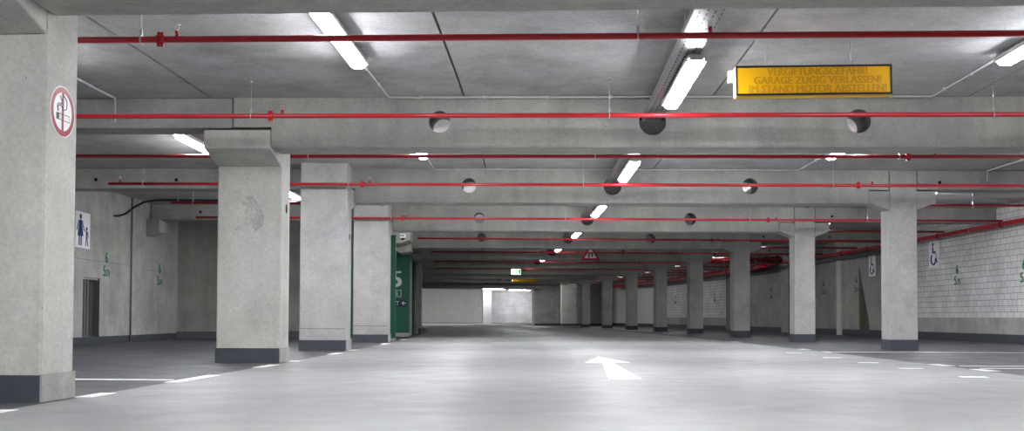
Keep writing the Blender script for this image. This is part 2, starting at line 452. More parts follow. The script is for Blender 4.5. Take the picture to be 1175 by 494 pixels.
# ------------------------------------------------------------------ beams across the aisle
HOLES = [(-2.06, 2.369, .107), (.03, 2.365, .132), (2.03, 2.369, .117)]
def beam_mesh():
    mb = MB(); z0, z1, T = 2.12, CEIL - .002, .45
    ch = .018
    xs = [-3.725, -1.0, 1.0, 3.75]
    def panel(x0, x1, cx, cz, r, y, zl):
        A = sorted(set([round(2 * PI * i / 32, 6) for i in range(32)] + [round(math.atan2(zz - cz, xx - cx) % (2 * PI), 6) for xx in (x0, x1) for zz in (zl, z1)]))
        inner, outer = [], []
        for a in A:
            c, s = math.cos(a), math.sin(a)
            inner.append((cx + r * c, y, cz + r * s))
            tx = ((x1 if c > 0 else x0) - cx) / c if abs(c) > 1e-9 else 1e9
            tz = ((z1 if s > 0 else zl) - cz) / s if abs(s) > 1e-9 else 1e9
            q = min(tx, tz); outer.append((cx + q * c, y, cz + q * s))
        n = len(A)
        mb.add(inner + outer, [(i, (i + 1) % n, n + (i + 1) % n, n + i) for i in range(n)])
        return inner
    for (x0, x1), (cx, cz, r) in zip(zip(xs[:-1], xs[1:]), HOLES):
        f = panel(x0, x1, cx, cz, r, 0, z0 + ch); b = panel(x0, x1, cx, cz, r, T, z0 + ch)
        n = len(f); o = len(mb.v); mb.v += f + b
        for i in range(n):
            mb.sm.add(len(mb.f)); mb.f.append([o + i, o + (i + 1) % n, o + n + (i + 1) % n, o + n + i]); mb.m.append(1)
    for x0, x1 in zip(xs[:-1], xs[1:]):
        v = [(x, y, z) for x in (x0, x1) for (y, z) in ((0, z0 + ch), (ch, z0), (T - ch, z0), (T, z0 + ch), (T, z1), (0, z1))]
        mb.add(v, [(0, 1, 7, 6), (1, 2, 8, 7), (2, 3, 9, 8), (4, 5, 11, 10)])
    # ends with the notched nibs that rest on the column heads
    zn = 2.318
    for sgn, xe, xn in ((-1, -3.725, -4.10), (1, 3.75, 4.04)):
        v = [(xe, y, z) for (y, z) in ((0, z0 + ch), (ch, z0), (T - ch, z0), (T, z0 + ch), (T, zn), (0, zn))]
        mb.add(v, [(0, 1, 2, 3, 4, 5)])
        w = [(x, y, z) for x in (xe, xn) for (y, z) in ((0, zn), (T, zn), (T, z1), (0, z1))]
        mb.add(w, [(0, 1, 5, 4), (1, 2, 6, 5), (2, 3, 7, 6), (3, 0, 4, 7), (4, 5, 6, 7)])
    return mb
beam0 = beam_mesh().build('concrete_beam', ['beam', 'hole_shade'], None, weld=True)
plug = MB(); plug.prism([(.03 + .130 * math.cos(a), 2.365 + .130 * math.sin(a)) for a in [math.radians(168 + i * 204 / 20) for i in range(21)]], .09, .13, 'y')
plug0 = plug.build('hole_plug', ['hole_shade'], beam0)
BEAM_LABEL = {0: 'plain concrete beam crossing the very top edge of the picture, its underside showing',
              1: 'pale concrete beam with three round holes behind the bright red pipe, nearest full beam face'}
for k in range(0, 12):
    o = beam0 if k == 0 else beam0.copy()
    if k:
        COL.objects.link(o)
        pc = plug0.copy(); COL.objects.link(pc); pc.parent = o
    place(o, k)
    tag(o, BEAM_LABEL.get(k, f'concrete cross beam with round holes over the aisle, {ORD[k]} one counting back from the camera'), 'beam', 'concrete beams across the aisle', 'thing')

def side_beam(k, u0, u1, z0, label, holes):
    t = empty('concrete_side_beam', k); tag(t, label, 'beam', 'shallow beams over the parking bays', 'thing')
    mb = MB(); mb.box(u0, u1, 0, .38, z0, CEIL - .002); mb.build('beam_body', ['side'], t, bevel=.012)
    for u, z in holes:
        h = MB(); h.prism(circle(u, z, .026, 14), -.004, .0, 'y'); h.build('socket_hole', ['hole'], t)
for k in range(0, 4):
    side_beam(k, -8.38, -4.115, 2.31, f'shallow concrete beam over the dark inner bays, {ORD[k]} from the camera',
              {0: [(-6.9, 2.44), (-5.6, 2.44)], 1: [(-6.9, 2.44)], 2: [(-7.52, 2.44), (-6.34, 2.44)], 3: [(-7.43, 2.457)]}[k])
for k in range(0, 11):
    side_beam(k, 4.456 if k < 10 else 5.7, 7.985, 2.325, f'shallow concrete beam over the outer wall bays, {ORD[k]} from the camera',
              [(4.78, 2.43), (6.4, 2.43)] if k > 1 else [(5.2, 2.43)])

# ------------------------------------------------------------------ columns of the inner row (square, with a corbel)
LW, LH = -3.735, .33   # aisle face u, half width
MC = 'column'
def left_column(label, k, ts, td, corb, zt=CEIL - .004, u=LW - LH, lower=None):
    """ts: shaft start along the aisle from the beam face; td: depth; corb: (from, to, 'f'|'b') corbel range"""
    r = empty('concrete_column', k, u, fz(-4)); tag(r, label, 'column', 'square columns of the inner row', 'thing')
    c = .014
    def oc(w, y0, y1, e=0):
        return [(-w - e + c, y0 - e), (w + e - c, y0 - e), (w + e, y0 - e + c), (w + e, y1 + e - c), (w + e - c, y1 + e), (-w - e + c, y1 + e), (-w - e, y1 + e - c), (-w - e, y0 - e + c)]
    mb = MB(); mb.prism(oc(LH, ts, ts + td), 0, zt - fz(-4), 'z'); mb.build('shaft', [MC], r)
    # skirting: painted dark except towards the aisle, where it is bare
    mb = MB(); e = .006
    mb.box(-LH - e, LH - .002, ts - e, ts, 0, .145); mb.box(-LH - e, -LH, ts, ts + td, 0, .145); mb.box(-LH - e, LH - .002, ts + td, ts + td + e, 0, .145)
    mb.build('skirting', ['skirt'], r)
    mb = MB(); mb.box(LH - .002, LH + e + .004, ts - e, ts + td + e, 0, .150); tag(mb.build('bare_skirting', ['skirt_bare'], r), 'bare pale grey skirting on the aisle face')
    z = -fz(-4)
    if corb:
        a, b, side = corb
        if side == 'f': pr = [(a, 2.295), (a, 2.108), (b, 1.99), (b, 2.295)]
        else: pr = [(a, 1.99), (b, 2.108), (b, 2.295), (a, 2.295)]
        mb = MB(); mb.prism([(p, q + z) for p, q in pr], -LH - .005, LH + .003, 'x'); mb.build('corbel', ['column'], r, bevel=.012)
    return r
colA = left_column('large pale concrete column at the picture edge carrying the no-smoking sign', 0, .34, .38, (-.06, .339, 'f'), zt=2.30)
colB = left_column('pale concrete column with a wide bracket head under the pale holed beam', 1, .46, .38, (.005, .459, 'f'))
MC = 'column_grey'
colC = left_column('grey square column rising to the ceiling just behind the bracketed pale column', 2, -.60, .38, (-.219, .30, 'b'))
colD = left_column('grey square column standing directly in front of the green panel', 3, -.62, .38, (-.239, .30, 'b'))
colE = left_column('slim visible grey column end beyond the green lobby with its bracket overhead', 5, .46, .38, (.005, .459, 'f'))
for r, ts in ((colC, -.60), (colD, -.62)):
    mb = MB(); mb.box(-LH + .014, LH - .014, ts - .0015, ts, .30, .306); tag(mb.build('formwork_joint', ['joint'], r.children[0]), 'thin dark horizontal joint line')
for r, ty, z in ((colB, .68, 1.60), (colC, -.40, 1.60)):
    mb = MB(); mb.prism(circle(ty, z, .035, 18, .05), LH + .0005, LH + .0035, 'x'); tag(mb.build('socket_hole', ['hole'], r.children[0]), 'dark oval hole in the aisle face')
# damp patch on the face of the bracketed column
pat = [(-.10, 1.36), (-.02, 1.42), (.03, 1.50), (.00, 1.60), (-.02, 1.66), (.02, 1.72), (.10, 1.70), (.17, 1.60), (.22, 1.48), (.20, 1.40), (.12, 1.34), (.08, 1.42), (.02, 1.34)]
mb = MB(); mb.prism([(x - .06, z) for x, z in pat], .4585, .4598, 'y')
M['patch'] = concrete('damp_patch_concrete', (.43, .432, .415), .3, .25, .3, stainscale=5)
tag(mb.build('damp_patch', ['patch'], colB), 'darker smudged patch')

# ------------------------------------------------------------------ columns of the outer row (slim, with T heads)
def right_column():
    r = empty('slim_column', 1, 4.25)
    c = .012; w, d = .2, .38
    oc = lambda e: [(-w - e + c, -e), (w + e - c, -e), (w + e, c - e), (w + e, d - c + e), (w + e - c, d + e), (-w - e + c, d + e), (-w - e, d - c + e), (-w - e, c - e)]
    mb = MB(); mb.prism(oc(0), 0, CEIL - .004, 'z'); mb.build('shaft', ['column_grey'], r)
    mb = MB(); mb.prism(oc(.005), 0, .15, 'z'); mb.build('skirting', ['skirt'], r)
    for s, e in ((-1, -.492), (1, .475)):
        mb = MB(); mb.prism([(s * w, 2.03), (e, 2.135), (e, 2.305), (s * w, 2.305)], 0.0, d, 'y'); mb.build('corbel', ['column_grey'], r, bevel=.01)
    return r
RL = {1: 'slim concrete column with T-shaped head just outside the frame beside the first full beam',
      2: 'pale slim column with T-shaped head standing between the two wheelchair signs',
      3: 'pale slim column next behind the one between the wheelchair signs',
      4: 'grey slim column whose head meets the red pipe stub and hanging camera'}
rc = right_column()
for k in range(1, 10):
    o = rc if k == 1 else copy_tree(rc)
    place(o, k, 4.25)
    tag(o, RL.get(k, f'shaded slim column with T-shaped head, {ORD[k - 2]} visible in the outer row from the camera'), 'column', 'slim columns of the outer row', 'thing')
# wide pier that ends the outer row
r = empty('wide_pier', 10.67, 5.12); tag(r, 'wide pale pier closing the slim column row near the dark end wall', 'column', kind='thing')
mb = MB(); mb.box(-.43, .43, 0, .4, 0, CEIL - .004); mb.build('shaft', ['column'], r, bevel=.012)
mb = MB(); mb.box(-.436, .436, -.006, .406, 0, .12); mb.build('skirting', ['skirt'], r)
r = empty('white_post', 14.45, 3.72); tag(r, 'white painted column in front of the brightly lit far wall', 'column', kind='thing')
mb = MB(); mb.box(-.33, .33, 0, .4, 0, CEIL - .004); mb.build('shaft', ['white_paint'], r, bevel=.012)
mb = MB(); mb.box(-.34, .34, -.01, .41, 0, .05); mb.build('foot', ['white_paint'], r)

# wall bracket that carries the beam end on the inner wall
mb = MB(); mb.prism([(0, 1.97), (.25, 2.05), (.25, 2.295), (0, 2.295)], 0, .42, 'y')
o = mb.build('wall_bracket', ['side'], None, bevel=.012); place(o, 2.955, UL + .005); tag(o, 'short concrete bracket jutting from the wall under a beam end', 'bracket', kind='thing')

# ------------------------------------------------------------------ green stair lobby
r = empty('green_panel', 3.05, -4.14, fz(-4)); tag(r, 'bright green upright panel edge peeping past the grey column', 'panel')
mb = MB(); mb.box(-.46, .45, 0, .07, 0, 2.07); mb.build('board', ['green'], r, bevel=.006)
mb = MB(); mb.box(-.462, .452, -.004, .074, 0, .06); mb.build('kerb', ['skirt_bare'], r)
r = empty('lobby_sign_wall', 4.0, 0, fz(-4)); tag(r, 'dark green lobby wall bearing a large pale 5 and an exit arrow', 'wall', kind='thing')
mb = MB(); mb.box(-4.74, -3.80, .33, .43, .0, 2.22); mb.build('green_face', ['green'], r)
mb = MB(); mb.box(-4.74, -3.795, .324, .33, 0, .09); mb.build('kerb', ['skirt_bare'], r)
def front_text(parent, name, fn, mats, u, z, t):
    mb = MB(); fn(mb); mb.xform(Matrix.Translation((u, t, z)) @ FRONT); return mb.build(name, mats, parent)
front_text(r, 'numeral', lambda b: text(b, '5', .55, 0, 0, bold=.022), ['palegreen'], -4.11, 1.21, .3285)
def ebene(b):
    for q in ((-.26, .26, .16, .172), (-.26, .26, 0, .012), (-.26, -.248, .012, .16), (.248, .26, .012, .16)): b.box(q[0], q[1], q[2], q[3], -.001, .001)
    text(b, 'EBENE', .135, 0, .04)
front_text(r, 'level_plate', ebene, ['palegreen'], -4.26, .958, .3285)
def exitarrow(b):
    b.box(-.40, .155, 0, .185, -.001, .001, 0)
    text(b, 'EXIT', .15, -.02, .04, .002, 1, 'RIGHT')
    b.box(.045, .14, .084, .104, .001, .003, 1)
    b.prism([(.03, .094), (.078, .05), (.1, .05), (.058, .094), (.1, .138), (.078, .138)], .0012, .0032, 'z', 1)
front_text(r, 'exit_plate', exitarrow, ['navy', 'palegreen'], -4.02, .715, .3285)
# glazed lobby door facing the aisle
r = empty('lobby_door_front', 4.12, -3.86, fz(-4)); tag(r, 'dark glazed lobby door with grey and green posts beyond the exit arrow', 'door', kind='thing')
mb = MB(); mb.box(-.06, -.03, .0, 4.25, 0.0, 1.96); mb.build('glazing', ['glass'], r)
for y, mt in ((.15, 'green'), (1.25, 'column_grey'), (2.6, 'green'), (4.14, 'column_grey')):
    mb = MB(); mb.box(-.05, .02, y, y + .12, 0, 1.96); mb.build('door_post', [mt], r)
mb = MB(); mb.box(-.05, .02, 0.0, 4.26, 1.96, 2.03); mb.build('door_head', ['green'], r)
mb = MB(); mb.box(-.03, .0, 3.0, 3.25, .5, .95); mb.build('notice_box', ['grey'], r)
# concrete girder over the lobby, chamfered below
r = empty('lobby_girder', 3.74, 0); tag(r, 'stepped concrete girder hanging over the green lobby wall', 'beam', kind='thing')
mb = MB(); mb.prism([(-4.35, 2.12), (-3.90, 2.12), (-3.68, 2.20), (-3.68, CEIL - .004), (-4.35, CEIL - .004)], -.1, .9, 'y'); mb.build('girder_nose', ['beam'], r, bevel=.01)
mb = MB(); mb.prism([(-4.35, 2.16), (-3.98, 1.96), (-3.73, 2.0), (-3.73, 2.305), (-4.35, 2.305)], .905, 1.6, 'y'); mb.build('girder_flank', ['beam'], r, bevel=.01)

# ------------------------------------------------------------------ sprinkler pipes
PR = .0215
def hanger(x, zp, parent, name='hanger'):
    mb = MB(); mb.tube([(x, 0, zp + PR + .03), (x, 0, CEIL - .003)], .0045, 6)
    mb.ring((x, 0, zp), (1, 0, 0), PR + .006, .005, 18, 6)
    mb.box(x - .008, x + .008, -.008, .008, zp + PR + .004, zp + PR + .045)
    mb.tube([(x, 0, CEIL - .02), (x, 0, CEIL - .003)], .014, 8)
    return mb.build(name, ['steel'], parent)
def coupling(x, zp, parent):
    mb = MB(); mb.tube([(x - .028, 0, zp), (x - .024, 0, zp), (x + .024, 0, zp), (x + .028, 0, zp)], [PR + .004, PR + .010, PR + .010, PR + .004], 16)
    for s in (-1, 1):
        mb.box(x - .02, x + .02, -.01, .01, zp + s * (PR + .015) - .01, zp + s * (PR + .015) + .01)
        mb.tube([(x, -.03, zp + s * (PR + .018)), (x, .03, zp + s * (PR + .018))], .006, 6)
    return mb.build('coupling', ['red'], parent)
def head(x, zp, parent):
    mb = MB(); mb.tube([(x, 0, zp + PR - .004), (x, 0, zp + PR + .035)], .014, 10)
    o = mb.build('riser_stub', ['red'], parent)
    mb = MB(); mb.tube([(x, 0, zp + PR + .033), (x, 0, zp + PR + .043)], .011, 8)
    for s in (-1, 1): mb.tube([(x + s * .008, 0, zp + PR + .04), (x + s * .013, 0, zp + PR + .058), (x + s * .004, 0, zp + PR + .073)], .003, 6)
    mb.prism(circle(x, 0, .022, 16), zp + PR + .072, zp + PR + .076, 'z')
    mb.build('sprinkler_nozzle', ['steel'], o)
def pipe(k, zp, x0, x1, hang, coup, heads, label):
    r = empty('sprinkler_pipe', k); tag(r, label, 'pipe', 'red sprinkler pipes under the ceiling')
    mb = MB(); mb.tube([(x0, 0, zp), (x1, 0, zp)], PR, 16); mb.build('pipe_run', ['red'], r)
    for x in hang: hanger(x, zp, r)
    for x in coup: coupling(x, zp, r)
    for x in heads: head(x, zp, r)
    return r
ZP = 2.285
PL = {0.315: 'dark red pipe running across the whole top, above the yellow hanging sign',
      0.85: 'bright red pipe in front of the nearest full beam face with three round holes',
      1.335: 'dark red pipe half hidden just under the nearest full beam',
      1.845: 'bright red pipe in front of the second holed beam, starting beside the grille wall',
      2.85: 'bright red pipe running across the third holed beam',
      2.335: 'dark red pipe under the second holed beam above the stall numbers'}
hs, cs, hd = (-6.55, -3.72, -.44, 3.0, 6.0), (-3.54, 3.33), (-3.43, 3.5)
pipe(.315, ZP, -7.5, 7.6, (-3.70, -.41, 2.6, 6.0), (-3.57,), (-3.46, .06), PL[.315])
pipe(.85, ZP, -8.3, 7.6, hs, cs, hd, PL[.85])
pipe(1.335, ZP, -8.3, 7.7, hs, (3.1,), (-3.2, 3.4), PL[1.335])
pipe(1.845, ZP, -7.03, 7.7, (-6.55, -3.69, -.44, 3.0, 6.0), (-3.50, 3.35), (-6.87, -3.4, 3.54), PL[1.845])
pipe(2.335, ZP, -6.95, 7.7, (-6.6, -3.72, -.44, 3.0, 6.0), cs, hd, PL[2.335])
pipe(2.85, ZP, -7.3, 7.72, (-6.55, -3.68, -.44, 3.0, 5.2), (-3.47, 3.35), hd, PL[2.85])
n = 6
for k0 in range(3, 11):
    for f in (.335, .85):
        k = k0 + f
        n += 1
        if k < 3.4: xl = -3.6
        elif k < 4.7: xl = -3.55
        else: xl = -3.42
        xr = 7.7 if k < 5.2 else (7.3 if k < 10 else 4.6)
        pos = 'in front of' if f > .5 else 'between'
        lab = f'distant thin red pipe across the aisle, {ORD[n - 1]} pipe from the camera'
        p = pipe(k, ZP, xl, xr, (-.44, 3.0), (3.35,) if k < 6 else (), (3.5, .6) if k < 7 else (), lab)

# collecting pipe along the blockwork wall
def curved_tube(mb, k0, k1, u, z, r, n=14, step=.2): mb.tube([W(k, u, z) for k in ks(k0, k1, step)], r, n)
def along(name, k0, k1, u, z, r, label, fittings):
    e = bpy.data.objects.new(name, None); COL.objects.link(e); tag(e, label, 'pipe')
    mb = MB(); curved_tube(mb, k0, k1, u, z, r); mb.build('pipe_run', ['red'], e)
    for k in fittings:
        mb = MB(); a, b = W(k - .008, u, z), W(k + .008, u, z)
        mb.tube([a, a * .85 + b * .15, a * .15 + b * .85, b], [r + .004, r + .011, r + .011, r + .004], 16)
        mb.tube([a * .5 + b * .5 + Vector((0, 0, -r - .022)), a * .5 + b * .5 + Vector((0, 0, r + .022))], .009, 8)
        mb.build('coupling', ['darkred'], e)
    for k in ks(k0 + .2, k1 - .1, .8):
        mb = MB(); p = W(k, u, z); mb.ring(p, W(k + .1, u, z) - p, r + .006, .006, 18, 6)
        mb.tube([p + Vector((0, 0, r)), Vector((p.x, p.y, CEIL - .003))], .005, 6); mb.build('hanger', ['steel'], e)
    return e
along('main_pipe', -1.0, 5.62, 7.83, 2.245, .047, 'thick red collecting pipe along the blockwork wall above the wheelchair signs', (2.9, 3.45, 4.25, 4.62, 5.25))
along('main_pipe', 5.72, 10.6, 7.62, 2.25, .06, 'thick red pipe high along the outer wall behind the shaded columns', (6.2, 6.9, 7.6, 8.3, 9.2))
along('main_pipe', 5.72, 10.6, 7.40, 2.16, .06, 'lower of the two thick red pipes behind the shaded columns', (6.0, 6.6, 7.3, 8.0, 8.8))
# cross pipe stub with valves
r = empty('valve_pipe', 5.42, 0); tag(r, 'fat red pipe stub with blank end and dark valve cluster behind slim column', 'pipe')
mb = MB(); mb.tube([(5.25, 0, 2.27), (7.15, 0, 2.27)], .075, 20); mb.build('pipe_run', ['darkred'], r)
mb = MB(); mb.tube([(5.20, 0, 2.27), (5.22, 0, 2.27), (5.30, 0, 2.27)], [.07, .088, .088], 20); mb.build('end_coupling', ['red'], r)
for x in (6.95, 7.15):
    mb = MB(); mb.tube([(x - .03, 0, 2.27), (x + .03, 0, 2.27)], .12, 20)
    for q in range(8): mb.tube([(x - .05, .1 * math.cos(q * PI / 4), 2.27 + .1 * math.sin(q * PI / 4)), (x + .05, .1 * math.cos(q * PI / 4), 2.27 + .1 * math.sin(q * PI / 4))], .012, 6)
    mb.build('flange', ['darkred'], r)
mb = MB(); mb.tube([(7.18, 0, 2.27), (7.22, 0, 2.27), (7.3, 0, 2.27), (7.4, 0, 2.27), (7.44, 0, 2.27)], [.08, .12, .135, .12, .08], 16); mb.tube([(7.3, 0, 2.35), (7.3, 0, 2.46)], .03, 10)
mb.build('valve_body', ['darkred'], r)
mb = MB(); mb.ring((7.3, 0, 2.46), (0, 0, 1), .09, .012, 20, 8); mb.box(7.21, 7.39, -.01, .01, 2.452, 2.468); mb.box(7.29, 7.31, -.09, .09, 2.452, 2.468); mb.build('hand_wheel', ['darkred'], r)
for x in (5.6, 6.6):
    mb = MB(); mb.ring((x, 0, 2.27), (1, 0, 0), .08, .008, 20, 6); mb.tube([(x, 0, 2.35), (x, 0, CEIL - .003)], .006, 6); mb.build('hanger', ['steel'], r)

# ------------------------------------------------------------------ lamps
LL = 1.6
def lamp_proto():
    r = empty('ceiling_strip_lamp', .512); hl = LL / 2
    mb = MB(); mb.prism([(-.06, 0.055), (.06, .055), (.076, .038), (.076, .006), (-.076, .006), (-.076, .038)], -hl, hl, 'y'); mb.build('housing', ['lamp_body'], r)
    mb = MB()   # rounded translucent cover with tapered ends
    st = [(-hl + .0, .55), (-hl + .02, .85), (-hl + .05, 1), (hl - .05, 1), (hl - .02, .85), (hl, .55)]
    prof = [(-.064, .027), (-.062, .0), (-.05, -.022), (-.03, -.032), (.03, -.032), (.05, -.022), (.062, .0), (.064, .027)]
    o = len(mb.v); npf = len(prof)
    for y, s in st: mb.v += [(x * (1 if s == 1 else .86 + .14 * s), y, .027 + (z - .027) * s) for x, z in prof]
    for i in range(len(st) - 1):
        for j in range(npf):
            mb.sm.add(len(mb.f)); mb.f.append([o + i * npf + j, o + (i + 1) * npf + j, o + (i + 1) * npf + (j + 1) % npf, o + i * npf + (j + 1) % npf]); mb.m.append(0)
    mb.f += [list(range(o, o + npf)), list(range(o + 5 * npf, o + 6 * npf))[::-1]]; mb.m += [0, 0]
    mb.build('diffuser', ['lamp'], r)
    for y in (-hl, hl):
        s = 1 if y > 0 else -1
        mb = MB(); mb.box(-.05, .05, min(y, y + s * .012), max(y, y + s * .012), .014, .052); mb.build('end_cap', ['lamp_body'], r)
    for y in (-.5, .5):
        mb = MB(); mb.box(-.03, .03, y - .02, y + .02, .055, .080); mb.build('clip', ['steel'], r)
    return r
lamp0 = lamp_proto()
used = [False]
dimmesh = [None]
def lamp(k, u, z, label, group, extra=0.0, dim=False):
    if not used[0]: o = lamp0; used[0] = True
    else: o = copy_tree(lamp0)
    place(o, k, u, z, 0, extra); tag(o, label, 'lamp', group)
    if dim:
        for ch in o.children:
            if ch.name.startswith('diffuser'):
                if dimmesh[0] is None: dimmesh[0] = ch.data.copy(); dimmesh[0].materials[0] = M['lamp_dim']
                ch.data = dimmesh[0]
    return o
ZS = CEIL - .082   # ceiling lamps
lamp(.512, -2.57, ZS, 'lit strip lamp on the ceiling above the pipe, over the inner side of the aisle', 'lit ceiling strip lamps')
lamp(.512, 2.70, ZS, 'lit strip lamp cut by the frame edge, beyond the yellow hanging sign', 'lit ceiling strip lamps')
lamp(1.512, -2.57, ZS, 'small lit lamp glimpsed between nearest full beam and pipe, on the inner side', 'lit ceiling strip lamps')
lamp(1.512, 2.70, ZS, 'small lit lamp glimpsed between nearest full beam and pipe, on the outer side', 'lit ceiling strip lamps')
lamp(1.512, -5.24, ZS, 'lit strip lamp over the dark bays, partly behind the bracket column head', 'lit ceiling strip lamps')
lamp(2.55, -5.22, ZS, 'lit strip lamp seen in the gap between the two pale square columns', 'lit ceiling strip lamps')
lamp(1.512, 5.44, ZS, 'strip lamp over the outer bays before the slim column row, out of frame', 'lit ceiling strip lamps')
lamp(2.512, 5.44, ZS, 'strip lamp lighting the blockwork wall, hidden behind the T-shaped column head', 'lit ceiling strip lamps')
lamp(.512, -5.24, ZS, 'strip lamp over the dark bays hidden behind the large no-smoking column', 'lit ceiling strip lamps')
lamp(.512, 5.44, ZS, 'strip lamp over the outer bays beside the camera, out of frame', 'lit ceiling strip lamps')
lamp(2.512, -2.57, ZS, 'strip lamp hidden above the second holed beam, inner side of the aisle', 'lit ceiling strip lamps')
lamp(2.512, 2.70, ZS, 'strip lamp hidden above the second holed beam, outer side of the aisle', 'lit ceiling strip lamps')
for nn in range(3, 10):
    lamp(nn + .512, 5.44, ZS, f'strip lamp over the outer bays hidden behind the beams, {ORD[nn]} from the camera', 'lit ceiling strip lamps', 0.0, True)
lamp(10.5, 3.2, ZS, 'added unseen lamp above the last beams that lifts the dark end wall', 'lit ceiling strip lamps')  # unseen lamp added to brighten the dark end wall
lamp(3.42, -2.57, ZS, 'added unseen lamp above the third holed beam that lights the green lobby', 'lit ceiling strip lamps')  # added out of view to light the girder and lobby wall
for kb, w in ((-.488, 'just behind'), (-1.488, 'further behind')):
    for u, s in ((-2.57, 'inner side of the aisle'), (2.70, 'outer side of the aisle'), (-5.24, 'inner bays as added fill')):  # inner-bay pair added to brighten the column fronts
        lamp(kb, u, ZS, f'strip lamp {w} the camera over the {s}, out of frame', 'lit ceiling strip lamps')

for nn in range(-1, 9):
    lab = {0: 'large lit strip lamp slung under the perforated cable tray beside the yellow sign', 1: 'lit strip lamp under the tray between the first and second holed beams',
           -1: 'strip lamp under the cable tray directly over the camera, out of frame'}.get(nn, f'small lit tray lamp over the aisle, {ORD[nn]} one counting back along the tray' if nn > 0 else '')
    lamp(nn + .645, .085, 2.318, lab, 'lit lamps slung under the cable tray', 0.0, nn > 2)
for kk, u, lab in ((14.25, 4.0, 'lit lamp glaring on top of the white far post'), (14.62, 6.4, 'lit lamp washing the white blockwork of the far wall')):
    lamp(kk, u, ZS, lab, 'lit lamps of the end hall', PI / 2)
for u, lab in ((-2.4, 'third added unseen lamp of the end hall, lifting the pale far wall beside the lobby'), (-.4, 'added unseen lamp of the end hall lifting the pale far wall'), (1.6, 'second added unseen lamp of the end hall lifting the pale far wall')):
    lamp(13.6, u, ZS, lab, 'lit lamps of the end hall', PI / 2)  # unseen lamps added to brighten the pale far wall

# cable tray with its slotted floor, and the lamp hooks on it
e = bpy.data.objects.new('cable_tray', None); COL.objects.link(e); tag(e, 'long perforated steel cable tray above the aisle lamps passing through the beam holes', 'cable tray')
mb = MB(); bar_u(mb, -1.2, 10.6, -.068, .128, 2.402, 2.405); mb.build('slotted_floor', ['tray'], e)
for ua in (-.070, .124):
    mb = MB(); bar_u(mb, -1.2, 10.6, ua, ua + .005, 2.402, 2.442); mb.build('tray_side', ['trayside'], e)
for nn in range(0, 6):
    for kk in (nn + .5, nn + .83):
        mb = MB(); mb.tube([W(kk, .085, 2.38), W(kk, .085, 2.41)], .008, 8); mb.tube([W(kk, .055, 2.39), W(kk, .115, 2.39)], .01, 8); mb.build('lamp_hook', ['steel'], e)
for nn in range(0, 8):
    for uu in (-.05, .11):
        mb = MB(); mb.tube([W(nn + .4, uu, 2.404), W(nn + .4, uu, CEIL - .003)], .005, 6); mb.build('tray_rod', ['steel'], e)

# surface conduits between the ceiling lamps
def conduit(pts, label):
    e = bpy.data.objects.new('conduit', None); COL.objects.link(e); tag(e, label, 'conduit', 'white conduits on the ceiling')
    mb = MB(); mb.tube(pts, .0105, 8); mb.build('tube_run', ['conduit'], e)
    for a, b in zip(pts[:-1], pts[1:]):
        L = (b - a).length
        for i in range(int(L / .62)):
            p = a.lerp(b, (i + .5) * .62 / L)
            c = MB(); c.box(p.x - .013, p.x + .013, p.y - .013, p.y + .013, p.z - .013, p.z + .016); c.build('clip', ['conduit'], e)
ZC = CEIL - .017
conduit([W(.682, -2.57, ZC), W(.982, -2.55, ZC), W(.982, 2.705, ZC), W(.682, 2.70, ZC)], 'white conduit along the top of the nearest full beam joining two ceiling lamps')
conduit([W(1.682, -2.57, ZC), W(1.982, -2.56, ZC), W(1.982, 2.70, ZC), W(1.682, 2.70, ZC)], 'white conduit along the top of the second holed beam')
conduit([W(.682, -5.25, ZC), W(.985, -5.26, ZC), W(.985, -5.255, 2.36)], 'thin white conduit bending down the beam beside the no-smoking column')
conduit([W(1.682, 5.43, ZC), W(1.985, 5.44, ZC), W(1.985, 5.43, 2.45)], 'thin white conduit dropping down the beam over the outer bays')

# ------------------------------------------------------------------ hanging yellow warning signs
def yellow_sign(k, u, zc, label, hang=True):
    r = empty('hanging_sign', k, u, zc); tag(r, label, 'sign', 'yellow hanging warning signs')
    w, h, d = .60, .115, .105
    mb = MB(); mb.box(-w, w, 0, d, -h, h); mb.build('casing', ['signwhite'], r, bevel=.004)
    mb = MB(); mb.box(-w + .012, w - .012, -.004, 0.002, -h + .012, h - .012); mb.build('yellow_face', ['yellow'], r)
    mb = MB()
    for q in ((-w, w, h - .014, h + .001), (-w, w, -h - .001, -h + .014), (-w, -w + .012, -h, h), (w - .012, w, -h, h)): mb.box(q[0], q[1], -.008, .0, q[2], q[3])
    mb.build('black_frame', ['signblack'], r)
    mb = MB(); mb.box(-w + .006, w - .006, .006, d - .006, -h - .006, -h); mb.build('yellow_underside', ['yellow'], r)
    mb = MB(); mb.box(-w - .05, -w, .03, .08, .0, .09); mb.build('junction_box', ['signwhite'], r)
    mb = MB()
    for i, s in enumerate(('VERGIFTUNGSGEFAHR!', 'GARAGE Z\u00dcGIG VERLASSEN!', 'IM STAND MOTOR ABSTELLEN!')):
        text(mb, s, .084, .03, .040 - i * .068, 0, 0, sx=(.88, .91, .90)[i], bold=.0035)
    mb.xform(Matrix.Translation((0, -.0052, 0)) @ FRONT); mb.build('faded_lettering', ['ochre'], r)
    for x in (-.36, .30):
        mb = MB(); mb.box(x - .012, x + .012, .05, .054, h - .002, CEIL - zc - .003) if x < 0 else mb.tube([(x, .052, h - .002), (x, .052, CEIL - zc - .003)], .004, 6)
        mb.build('strap', ['conduit'] if x < 0 else ['steel'], r)
        if x > 0:
            mb = MB()
            for q in range(3): mb.ring((x, .052, h + .012 + q * .02), (1, 0, 0) if q % 2 else (0, 1, 0), .009, .003, 12, 6)
            mb.build('chain_link', ['steel'], r)
    return r
s1 = yellow_sign(.585, 1.062, 2.298, 'yellow hanging sign with black frame and faded lettering beside the tray lamp')
s1.rotation_euler = (0, -.008, ang(.585))
yellow_sign(8.62, 1.02, 2.20, 'tiny dim yellow sign hanging far down the aisle under the small lamps')

